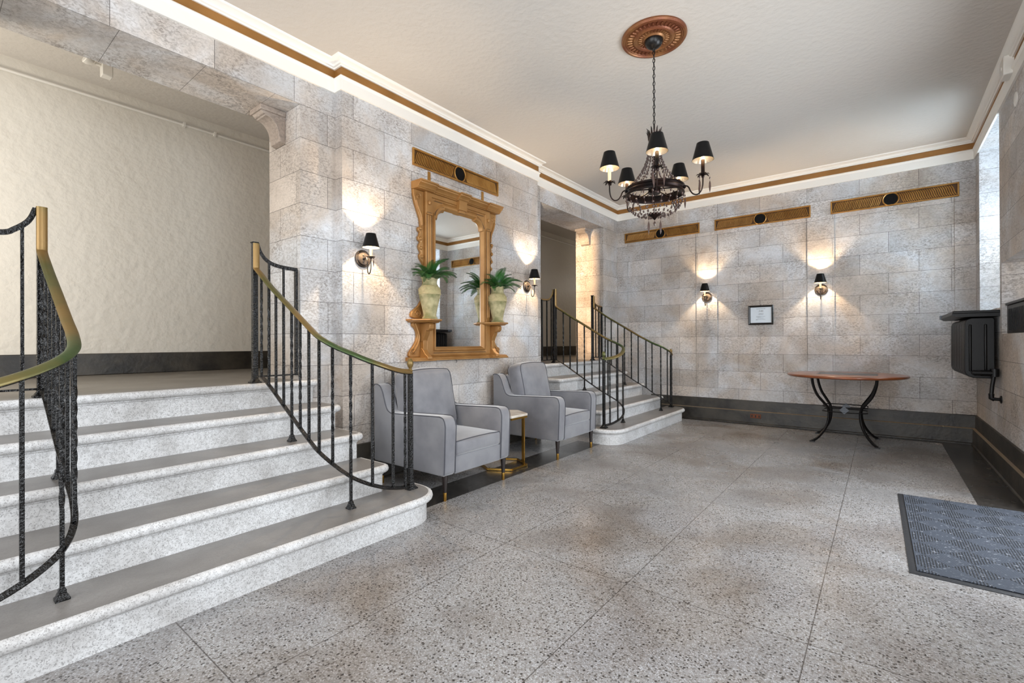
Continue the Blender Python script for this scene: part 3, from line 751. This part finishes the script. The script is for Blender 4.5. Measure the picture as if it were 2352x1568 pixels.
# ---------------------------------------------------------------- urns with ferns
def frond_mesh():
    m = MB(); n = 32; L_ = .25
    pts = []
    for i in range(n+1):
        u = i/n; pts.append(Vector((L_*u*(1-.10*u), 0, .15*u-.19*u*u)))
    m.tube(pts, [.0019*(1-.7*i/n) for i in range(n+1)], 5)
    for i in range(4, n+1):
        u = i/n; p = pts[i]; ln = .052*math.sin(PI*min(1, .20+u*.76))**.8+.006
        tdir = (pts[i]-pts[i-1]).normalized()
        for sd in (-1, 1):
            d = (Vector((.62, sd*.78, .16-.3*u))).normalized(); wv = tdir*.0027
            q = p+d*ln; mid_ = p+d*ln*.5+Vector((0, 0, .003))
            m.add([p-wv, p+wv, mid_+wv*1.2, q, mid_-wv*1.2], [(0, 1, 2, 4), (4, 2, 3)])
    return m
FM = None
def urn(sd, label, seed):
    global FM
    y = MC+sd*.483
    t = thing('fern_urn', label, 'potted plant', (XP+.135, y, 1.3665), 0, 'urns of ferns on the mirror shelves')
    pr = [(.068, 0), (.070, .012), (.060, .022), (.058, .04), (.066, .08), (.082, .15), (.096, .205), (.0985, .222)]
    MB().lathe(pr, 32).build('urn_body', 'urn_clay', t)
    MB().lathe([(.0985, .222), (.1025, .225), (.1025, .232), (.099, .236), (.0995, .26), (.092, .285), (.078, .302), (.074, .304)], 32, caps=False).build('shoulder_band', 'urn_relief', t)
    MB().lathe([(.074, .304), (.076, .308), (.068, .318), (.066, .34), (.072, .362), (.082, .376), (.082, .381), (.072, .38), (.062, .36), (.058, .33), (.02, .329)], 32, caps=False).build('neck', 'urn_clay', t)
    m = MB()
    for k in range(5):
        a0 = 2*PI*k/5; pts = []
        for i in range(26):
            u = i/25; a = u*2.4*PI; r = .026*(1-.8*u); pa = a0+(r*math.cos(a))/.098; zz = .262+r*math.sin(a)
            rr = .1005-.02*max(0, (zz-.262))/.03*.35
            pts.append((rr*math.cos(pa), rr*math.sin(pa), zz))
        m.tube(pts, .0035, 6)
        pts = [(.098*math.cos(a0+b_), .098*math.sin(a0+b_), .246+.02*math.sin((b_-.3)*4)) for b_ in (.3, .45, .6, .75, .9)]
        m.tube(pts, .0035, 6)
    m.build('relief_swirl', 'urn_relief', t)
    rnd = random.Random(seed)
    for k in range(44):
        if FM is None: o = frond_mesh().build('frond', 'leaf', t, ang=80); FM = o.data
        else: o = bpy.data.objects.new('frond', FM); C.objects.link(o); o.parent = t
        a = 2*PI*k*.382+rnd.uniform(-.2, .2)
        tilt = (-.1, -.45, -.9, -.3, -1.2)[k % 5]+rnd.uniform(-.12, .12)
        s_ = rnd.uniform(.80, 1.15)
        if math.cos(a) < .0: s_ = .42+.45*(1+math.cos(a)) ; tilt = min(tilt, -.7)
        o.location = (.03*math.cos(a), .03*math.sin(a), .345)
        o.rotation_euler = (rnd.uniform(-.3, .3), tilt, a); o.scale = (s_, s_, s_)
    return t
urn(-1, 'mossy clay urn with green fern on the left mirror shelf', 1)
urn(1, 'mossy clay urn with green fern on the right mirror shelf', 2)

# ---------------------------------------------------------------- sconces (local: +x out of the wall)
def shade(parent, x, y, z0, z1, r0, r1, bulb_z):
    MB().lathe([(r0, z0), (r1, z1), (r1-.0015, z1), (r1-.001, z1-.001), (r1-.0008, z1), (r0, z0)][:2], 28, (x, y, 0), caps=False).build('lamp_shade', 'shade_black', parent)
    s_ = kids(parent)[-1] if False else None
    MB().lathe([(r0-.0012, z0), (r1-.0012, z1)], 28, (x, y, 0), caps=False).build('shade_lining', 'shade_silver', parent)
def sconce(loc, rz, label, crystals, power=9):
    t = thing('wall_sconce', label, 'wall lamp', loc, rz, 'candle sconces with black shades')
    MB().lathe([(.072, .0005), (.072, .010), (.064, .014), (.058, .012), (.054, .016), (.050, .020), (.0, .021)], 32, (0, 0, 0), 'X', caps=False).build('backplate', 'sconce_metal', t)
    m = MB()
    for dz in (-.026, .026): m.lathe([(.0055, .019), (.0055, .024), (.001, .027)], 10, (0, -.006, dz), 'X')
    m.lathe([(.012, .018), (.011, .028), (.006, .034)], 12, (0, 0, 0), 'X'); m.build('screw', 'smooth_iron', t, merge=False)
    arm = cat([(.03, 0, 0), (.05, 0, .004), (.066, 0, -.02), (.068, 0, -.07), (.074, 0, -.115), (.09, 0, -.132), (.108, 0, -.118), (.117, 0, -.08), (.118, 0, -.012)], 7)
    MB().tube(arm, .0045, 8, refup=Vector((0, 1, 0))).build('arm', 'sconce_metal', t)
    m = MB().lathe([(.006, -.014), (.012, -.006), (.03, -.001), (.036, .004), (.03, .006), (.012, .004)], 20, (.118, 0, 0)); m.build('drip_pan', 'sconce_metal', t)
    MB().lathe([(.0115, .004), (.0115, .098), (.009, .10)], 14, (.118, 0, 0)).build('candle_sleeve', 'candle', t)
    MB().lathe([(.005, .10), (.009, .108), (.009, .12), (.004, .132), (.001, .136)], 12, (.118, 0, 0)).build('bulb', 'bulb', t)
    s_ = MB().lathe([(.069, .078), (.0385, .192)], 32, (.118, 0, 0), caps=False).build('lamp_shade', 'shade_black', t)
    MB().lathe([(.0675, .0785), (.037, .1915)], 32, (.118, 0, 0), caps=False).build('shade_lining', 'shade_silver', s_)
    if crystals:
        for a in (-.9, 0, .9) if crystals == 3 else (0,):
            x, y = .118+.034*math.cos(a), .034*math.sin(a)*1.0
            MB().lathe([(.001, -.004), (.005, -.012), (.001, -.02), (.0008, -.024), (.006, -.045), (.0045, -.062), (.001, -.082)], 8, (x, y, 0)).build('crystal_drop', 'crystal', t)
    point('sconce_light', (.118, 0, .15), power, WARM, .008, t)
    return t
sconce((XP, 2.305, 1.848), 0, 'sconce with black shade left of the gilt mirror', 1, 20)
sconce((XP, 4.60, 1.832), 0, 'sconce with black shade right of the gilt mirror, by the far stair opening', 0, 20)
sconce((-2.035, YB-.014, 1.812), -PI/2, 'sconce on the back wall left of the framed notice', 0, 18)
sconce((-.613, YB-.014, 1.822), -PI/2, 'sconce with hanging crystals on the back wall right of the framed notice', 3, 18)

# ---------------------------------------------------------------- chandelier and ceiling medallion
CX, CY = -1.318, 3.392
m = MB()
prof = [(.0, CEIL), (.232, CEIL), (.234, CEIL-.012), (.226, CEIL-.024), (.212, CEIL-.026), (.206, CEIL-.018), (.198, CEIL-.020), (.192, CEIL-.014), (.150, CEIL-.016), (.142, CEIL-.026), (.130, CEIL-.030), (.118, CEIL-.024), (.112, CEIL-.018), (.08, CEIL-.020), (.07, CEIL-.03), (.0, CEIL-.03)]
m.lathe(prof, 64, (CX, CY, 0), caps=False)
for k in range(36):
    a = 2*PI*k/36; ca, sa = math.cos(a), math.sin(a)
    m.tube([(CX+r*ca, CY+r*sa, CEIL-.018) for r in (.154, .165, .178, .190)], [.005, .0085, .0085, .004], 6)
for k in range(28):
    a = 2*PI*k/28; ca, sa = math.cos(a), math.sin(a)
    m.tube([(CX+r*ca, CY+r*sa, CEIL-.021) for r in (.084, .097, .11)], [.003, .006, .003], 6)
tag(m.build('ceiling_medallion', 'copper_gold', merge=False), 'round copper gilt plaster medallion on the ceiling above the chandelier', 'ceiling medallion')
t = thing('chandelier', 'black iron chandelier with five shaded candle lights and brown crystal strands', 'chandelier', (CX, CY, CEIL-.031))
t.location = (CX, CY, 0)
BZ = 'bronze_dark'
MB().lathe([(.066, CEIL-.0305), (.066, CEIL-.045), (.05, CEIL-.07), (.03, CEIL-.085), (.012, CEIL-.092), (.008, CEIL-.11)], 28).build('canopy', 'smooth_iron', t)
m = MB(); z = CEIL-.105; k = 0
while z > 2.745:
    a = PI/2 if k % 2 else 0; pts = []
    for i in range(13):
        b_ = 2*PI*i/12; rr = .0085*math.cos(b_); pts.append((rr*math.cos(a), rr*math.sin(a), z-.016+.017*math.sin(b_)))
    m.tube(pts, .0024, 5, caps=False); z -= .0285; k += 1
m.tube([(.004, .004, CEIL-.1), (-.003, .003, 3.1), (.003, -.003, 2.9), (0, 0, 2.74)], .0022, 5)
m.build('chain', 'smooth_iron', t, merge=False)
m = MB().lathe([(.006, 2.76), (.006, 2.28)], 10)
m.lathe([(.04, 2.245), (.045, 2.255), (.045, 2.30), (.038, 2.31), (.008, 2.312)], 24)
m.build('central_stem', BZ, t, merge=False)
m = MB().lathe([(.034, 2.60), (.041, 2.606), (.041, 2.618), (.035, 2.624), (.035, 2.636), (.043, 2.642), (.045, 2.652), (.04, 2.658)], 28, caps=False)
m.lathe([(.006, 2.63), (.041, 2.632), (.041, 2.626), (.006, 2.626)], 16, caps=False)
m.build('crown_collar', BZ, t, merge=False)
m = MB()
for k in range(16):
    a = 2*PI*k/16; ca, sa = math.cos(a), math.sin(a); h_ = .078 if k % 2 == 0 else .058
    pts = [(.041, 2.65), (.045, 2.65+h_*.5), (.052, 2.65+h_*.85), (.060, 2.65+h_)]
    m.tube([(r*ca, r*sa, z_) for r, z_ in pts], [.009, .008, .005, .001], 5, flat=.4)
m.build('crown_leaves', BZ, t, merge=False)
HZ0, HZ1, HR = 2.232, 2.292, .205
m = MB().lathe([(HR-.004, HZ0), (HR+.004, HZ0+.001), (HR+.004, HZ0+.012), (HR-.001, HZ0+.018), (HR+.007, HZ0+.03), (HR-.001, HZ1-.018), (HR+.004, HZ1-.012), (HR+.004, HZ1-.001), (HR-.004, HZ1), (HR-.009, (HZ0+HZ1)/2), (HR-.004, HZ0)], 72, caps=False)
m.build('hoop', BZ, t)
m = MB()
for zz in (HZ0+.006, HZ1-.006):
    for k in range(100):
        a = 2*PI*k/100; m.lathe([(.0001, -.0028), (.0028, 0), (.0001, .0028)], 5, ((HR+.005)*math.cos(a), (HR+.005)*math.sin(a), zz), 'Z', caps=False)
m.build('beading', BZ, t, merge=False)
A0 = math.radians(-104)+TH
for k in range(5):
    a = A0+2*PI*k/5; ca, sa = math.cos(a), math.sin(a)
    P3 = lambda r, z_: (r*ca, r*sa, z_)
    m = MB().tube([P3(.04, 2.278), P3(HR, 2.262)], .005, 6); m.build('spoke', BZ, t)
    R_ = .338
    pts = [P3(r, z_) for r, z_ in ((HR, 2.262), (.228, 2.264), (.243, 2.25), (.255, 2.222), (.275, 2.198), (.302, 2.192), (.325, 2.212), (.336, 2.25), (R_, 2.318))]
    m = MB().tube([tuple(q) for q in cat(pts, 6)], .0048, 8, refup=Vector((-sa, ca, 0)))
    m.lathe([(.001, -.014), (.009, -.008), (.009, .008), (.001, .014)], 10, P3(HR+.01, 2.262), 'Z')
    arm = m.build('arm', BZ, t, merge=False)
    m = MB()
    m.lathe([(.006, 2.30), (.011, 2.31), (.008, 2.318), (.02, 2.324), (.012, 2.328)], 14, (R_*ca, R_*sa, 0))
    for j in range(7):
        b_ = 2*PI*j/7; pts = [(R_*ca+r*math.cos(b_), R_*sa+r*math.sin(b_), z_) for r, z_ in ((.008, 2.318), (.024, 2.327), (.038, 2.326), (.047, 2.314))]
        m.tube(pts, [.006, .010, .008, .001], 6, flat=.3)
    m.build('leaf_bobeche', BZ, arm, merge=False)
    MB().lathe([(.0125, 2.325), (.0125, 2.425), (.010, 2.43)], 14, (R_*ca, R_*sa, 0)).build('candle_sleeve', 'bronze_dark' if k not in (4,) else 'candle', arm)  # left sleeve is paler: its lamplight is put into the colour
    MB().lathe([(.005, 2.43), (.010, 2.44), (.010, 2.455), (.004, 2.468), (.001, 2.472)], 12, (R_*ca, R_*sa, 0)).build('bulb', 'bulb', arm)
    MB().lathe([(.0725, 2.425), (.041, 2.545)], 36, (R_*ca, R_*sa, 0), caps=False).build('lamp_shade', 'shade_black', arm)
    MB().lathe([(.071, 2.4253), (.0395, 2.5447)], 36, (R_*ca, R_*sa, 0), caps=False).build('shade_lining', 'shade_silver', arm)
    point('chandelier_light', (R_*ca, R_*sa, 2.485), 1.5 if k == 4 else .7, WARM, .008, t)
    if k in (0, 1, 2):
        for b_ in (.4, 2.4, 4.5):
            x, y = R_*ca+.045*math.cos(b_), R_*sa+.045*math.sin(b_)
            MB().lathe([(.0008, 2.315), (.001, 2.305), (.006, 2.296), (.001, 2.286), (.0008, 2.28), (.006, 2.262), (.0075, 2.235), (.004, 2.21), (.001, 2.196)], 8, (x, y, 0)).build('crystal_drop', 'crystal', t)
def bead(m, p, r=.0065):
    m.lathe([(.0001, -r*1.35), (r*.7, -r*.8), (r, 0), (r*.7, r*.8), (.0001, r*1.35)], 8, p, 'Z', caps=False)
for k in range(18):
    a = 2*PI*k/18+.1; ca, sa = math.cos(a), math.sin(a)
    m = MB(); pts = []
    for i in range(15):
        u = i/14; r = .036+(HR-.046)*(.25*u+.75*u**2.6); z_ = 2.60-(2.60-HZ1)*u; pts.append((r*ca, r*sa, z_))
    m.tube(pts, .001, 4)
    for i in range(1, 15): bead(m, pts[i], .0058 if i % 2 else .0075)
    m.build('crystal_strand', 'crystal', t, merge=False)
for k in range(20):
    a = 2*PI*k/20; ca, sa = math.cos(a), math.sin(a)
    m = MB(); pts = []
    for i in range(13):
        u = i/12*PI/2; r = .045+(HR-.045)*math.cos(u)**.8 if i < 12 else .045; z_ = HZ0-(HZ0-2.085)*math.sin(u); pts.append((r*ca, r*sa, z_))
    m.tube(pts, .0009, 4)
    for i in (1, 3, 5, 7, 9, 11): bead(m, pts[i], .0075)
    m.build('crystal_swag', 'crystal', t, merge=False)
m = MB().lathe([(.001, 2.05), (.008, 2.058), (.02, 2.072), (.045, 2.085), (.052, 2.094), (.045, 2.098), (.001, 2.10)], 24); m.build('bottom_bowl', BZ, t)
MB().tube([(0, 0, 2.098), (0, 0, 2.25)], .0022, 6).build('bottom_rod', BZ, t)
for (x, y, l_) in ((.045, .0, .105), (-.032, -.032, .10), (0, .0, .04)):
    MB().lathe([(.0008, 2.085), (.001, 2.065), (.006, 2.058), (.001, 2.05), (.0008, 2.045), (.008, 2.045-l_*.3), (.009, 2.045-l_*.5), (.005, 2.045-l_*.8), (.001, 2.045-l_)], 8, (x, y, 0)).build('crystal_drop', 'crystal', t)
t.location = (CX, CY, 0)

# ---------------------------------------------------------------- round table
t = thing('pedestal_table', 'round wooden table with slate inlay and curved iron legs against the back wall', 'table', (-.335, 6.67, 0))
MB().lathe([(.50, .738), (.56, .740), (.576, .748), (.58, .758), (.574, .768), (.56, .772), (.0, .772)], 72, caps=False).build('table_top', 'cherry_wood', t, ang=60)
MB().lathe([(.0, .737), (.50, .7385)], 48, caps=False).build('underside', 'dark_wood', t)
MB().box(-.26, .30, -.22, .22, .7721, .7735).build('slate_inlay', 'slate', t)
for sx in (-1, 1):
    for sy in (-1, 1):
        pts = cat([(.30, .737), (.285, .65), (.245, .54), (.185, .44), (.155, .385), (.150, .32), (.165, .22), (.205, .12), (.255, .045), (.30, .004)], 5) if False else cat([(a, b_, 0) for a, b_ in ((.295, .737), (.285, .65), (.25, .54), (.19, .445), (.155, .385), (.145, .31), (.158, .21), (.195, .12), (.25, .045), (.295, .012))], 5)
        pts = [(sx*p[0], sy*p[0], p[1]) for p in pts]
        m = MB().tube(pts, .017, 4, flat=.8, square=True, refup=Vector((sx, -sy, 0)))
        m.box(sx*.295-.025, sx*.295+.025, sy*.295-.02, sy*.295+.02, 0, .014)
        m.build('leg', 'smooth_iron', t, bevel=.002, merge=False)
m = MB(); r = .15
for z_ in (.345, .40):
    for sy in (-1, 1):
        m.tube([(-r-.06, sy*(r+.0), z_), (0, sy*(r+.03), z_), (r+.06, sy*(r), z_)] if False else [tuple(q) for q in cat([(-.21, sy*.12, z_), (-.15, sy*.165, z_), (0, sy*.185, z_), (.15, sy*.165, z_), (.21, sy*.12, z_)], 5)], .006, 6)
        m.tube([(sy*.21, -.12, z_), (sy*.21, .12, z_)], .006, 6)
m.build('stretcher_ring', 'smooth_iron', t, merge=False)
for sy in (-1, 1):
    m = MB(); c = .372; d = .045
    m.prism([(0, c-d), (d, c), (0, c+d), (-d, c)], 'Y', sy*.185-.005, sy*.185+.005)
    m.build('diamond', 'slate', t)

# ---------------------------------------------------------------- framed notice
t = thing('framed_notice', 'black framed white notice between the two back wall sconces', 'picture frame', (-1.322, YB-.0005, 1.52))
FW, FH = .157, .135
def ring(hw, hh, y): return [(-hw, y, -hh), (hw, y, -hh), (hw, y, hh), (-hw, y, hh)]
m = MB(); m.loops([ring(FW, FH, 0), ring(FW, FH, -.016), ring(FW-.008, FH-.008, -.022), ring(FW-.02, FH-.02, -.016), ring(FW-.026, FH-.026, -.018), ring(FW-.028, FH-.028, -.008)], caps=False)
m.build('frame', 'frame_black', t, ang=20)
MB().box(-FW+.02, FW-.02, -.009, -.001, -FH+.02, FH-.02).build('paper', 'paper', t)
m = MB(); rnd = random.Random(3)
def textline(z_, x0, x1, h_=.003):
    x = x0
    while x < x1:
        w_ = rnd.uniform(.004, .012); m.box(x, min(x+w_, x1), -.0096, -.0091, z_, z_+h_); x += w_+.0028
textline(.083, -.055, .06, .0045)
for z_, a, b_ in ((.022, -.02, .035), (.012, -.03, .035), (.002, -.022, .03), (-.022, -.055, .055), (-.03, -.055, .0), (-.044, -.04, .035), (-.062, -.06, .055), (-.07, -.06, -.04)): textline(z_, a, b_)
sx = .0
for pts in ([(-.022, .066), (-.016, .066), (-.018, .046), (-.024, .044), (-.027, .05)], [(-.014, .05), (-.008, .063), (-.004, .05), (-.012, .055)], [(-.002, .056), (.003, .048), (.006, .058), (.002, .06)], [(.006, .048), (.012, .066), (.016, .048), (.009, .055)], [(.018, .066), (.018, .044), (.018, .056), (.024, .058), (.026, .046)], [(.03, .068), (.032, .056), (.029, .044)]):
    m.tube([(q[0], -.0094, q[1]) for q in cat([(a, b_, 0) for a, b_ in pts], 4)], .0009, 4)
m.build('printed_text', 'ink', t, merge=False)
MB().box(-.004, .004, -.006, -.001, FH, FH+.008).build('hanger', 'smooth_iron', t)

# ---------------------------------------------------------------- radiator in the corner
t = thing('wall_radiator', 'black cast iron wall radiator hung below the corner window', 'radiator', (.70, 6.5, .80))
for k in range(16):
    y = 5.99+.0675*k
    m = MB()
    pr = []
    for i in range(9): a = PI*i/8; pr.append((.60+.03-.03*math.cos(a)*1, 0))
    z0, z1 = .81, 1.36
    sec = [(.600, z0+.07), (.606, z0+.04), (.625, z0+.015), (.66, z0), (.79, z0), (.80, z0+.02), (.80, z1-.02), (.79, z1), (.65, z1), (.615, z1-.015), (.602, z1-.05)]
    m.prism(sec, 'Y', y+.006, y+.056)
    m.tube([(.64, y+.005, z0+.06), (.64, y+.005, z1-.06)], .012, 6); m.tube([(.74, y+.005, z0+.06), (.74, y+.005, z1-.06)], .012, 6)
    m.build('radiator_section', 'radiator_black', t, world=True, merge=False, bevel=.010, seg=3)
MB().box(.52, .829, 5.96, 7.10, 1.40, 1.425).build('shelf_lid', 'radiator_black', t, world=True, bevel=.006)
m = MB(); m.loops([[(.829, y, 1.426), (.53, y, 1.426), (.515, y, 1.40), (.515, y, 1.388), (.545, y, 1.37), (.829, y, 1.37)] for y in (5.965, 7.09)]); m.build('lid_apron', 'radiator_black', t, world=True)
MB().box(.512, .53, 7.0, 7.11, 1.385, 1.428).build('lid_edge', 'radiator_edge', t, world=True)
m = MB()
m.tube([(.70, 5.94, .86), (.78, 5.94, .86)], .026, 12); m.tube([(.79, 5.94, .90), (.79, 5.94, .83)], .03, 12); m.tube([(.665, 5.99, .86), (.665, 5.93, .86), (.70, 5.94, .86)], .024, 10)
m.build('valve', 'radiator_black', t, world=True, merge=False)
m = MB(); m.tube([(.785, 5.94, .84), (.772, 5.93, .75), (.765, 5.92, .665)], .015, 10); m.tube([(.765, 5.92, .68), (.765, 5.92, .64), (.785, 5.92, .63)], .02, 10); m.tube([(.775, 5.92, .632), (.828, 5.92, .632)], .014, 10)
m.lathe([(.034, .828), (.034, .822), (.018, .816)], 16, (0, 5.92, .632), 'X')
m.build('pipe', 'radiator_black', t, world=True, merge=False)
# second black unit in the low window beyond the pier
t = thing('window_radiator', 'black radiator cover set in the low window recess at the right edge', 'radiator', (1.0, 5.4, 1.212))
MB().box(.86, 1.15, 4.80, 5.885, 1.212, 1.455).build('cover', 'radiator_black', t, world=True, bevel=.006)
MB().box(.85, 1.16, 4.79, 5.89, 1.456, 1.478).build('shelf_lid', 'radiator_black', t, world=True, bevel=.004)
m = MB()
for k in range(18): m.box(.856, .861, 4.86+k*.055, 4.88+k*.055, 1.24, 1.42)
m.build('grille', 'radiator_black', t, world=True, merge=False)
struct(MB().box(XR-.02, XO, 5.972, 7.058, 1.427, 1.441).build('window_sill', 'stone_plain'))

# ---------------------------------------------------------------- door mat
t = thing('door_mat', 'dark grey diamond ribbed entrance mat with rubber border on the terrazzo', 'mat', (.462, 3.82, 0), math.radians(.5))
m = MB()
hx_, hy_ = .365, .765
m.loops([[(sx*(hx_-o_), sy*(hy_-o_), z_) for sx, sy in ((-1, -1), (1, -1), (1, 1), (-1, 1))] for o_, z_ in ((0, 0), (0, .003), (.01, .007), (.03, .007))])
m.build('rubber_border', 'rubber', t)
MB().box(-hx_+.03, hx_-.03, -hy_+.03, hy_-.03, .0071, .012).build('carpet', 'mat_carpet', t, bevel=.002)

# ---------------------------------------------------------------- small fittings
m = MB(); m.box(-1.452, -1.318, YB-.053, YB-.0425, .082, .140)
t = thing('outlet_plate', 'small rusty brown outlet plate set in the dark base of the back wall', 'outlet', (-1.385, YB-.0425, .11))
m.build('plate', 'rust_plate', t, world=True, bevel=.003)
m = MB()
for x in (-1.43, -1.385, -1.34): m.box(x-.008, x+.008, YB-.0545, YB-.0532, .095, .127)
m.build('slot', 'smooth_iron', t, world=True, merge=False)
t = thing('alarm_horn', 'white round alarm horn on the moulding at the top right', 'alarm', (XR-.0825, 5.36, 3.31))
MB().lathe([(.001, .0), (.070, 0.), (.070, -.022), (.062, -.030), (.052, -.032), (.050, -.045), (.035, -.05), (.032, -.062), (.018, -.064), (.018, -.075), (.001, -.075)], 32, (.0825, 0, 0), 'X', caps=False).build('housing', 'plastic_white', t)
MB().box(.052-.04, .0824, -.075, .075, -.075, .075).build('mounting_box', 'plastic_white', t, bevel=.008)
tag(MB().lathe([(.001, XR-.0005), (.055, XR-.0005), (.055, XR-.006), (.050, XR-.009), (.001, XR-.010)], 28, (0, 5.28, 3.02), 'X', caps=False).build('cover_plate', 'plastic_white'), 'flat round white cover plate on the right wall below the alarm', 'cover plate')
t = thing('emergency_light', 'white emergency light fitting under the hall ceiling seen through the left opening', 'lamp', (-5.0, .95, 3.40))
MB().box(-5.04, -4.96, .95, 1.02, 3.34, 3.499).build('bracket_box', 'plastic_white', t, world=True, bevel=.006)
m = MB().lathe([(.03, 0), (.05, .03), (.05, .05), (.045, .055), (.001, .056)], 20); o = m.build('lamp_head', 'plastic_white', t); o.location = (.02, -.05, .02); o.rotation_euler = (1.2, .5, 0)
m = MB().tube([(-5.0, .95, 3.42), (-4.99, .915, 3.42)], .012, 8).build('neck', 'plastic_white', t, world=True)
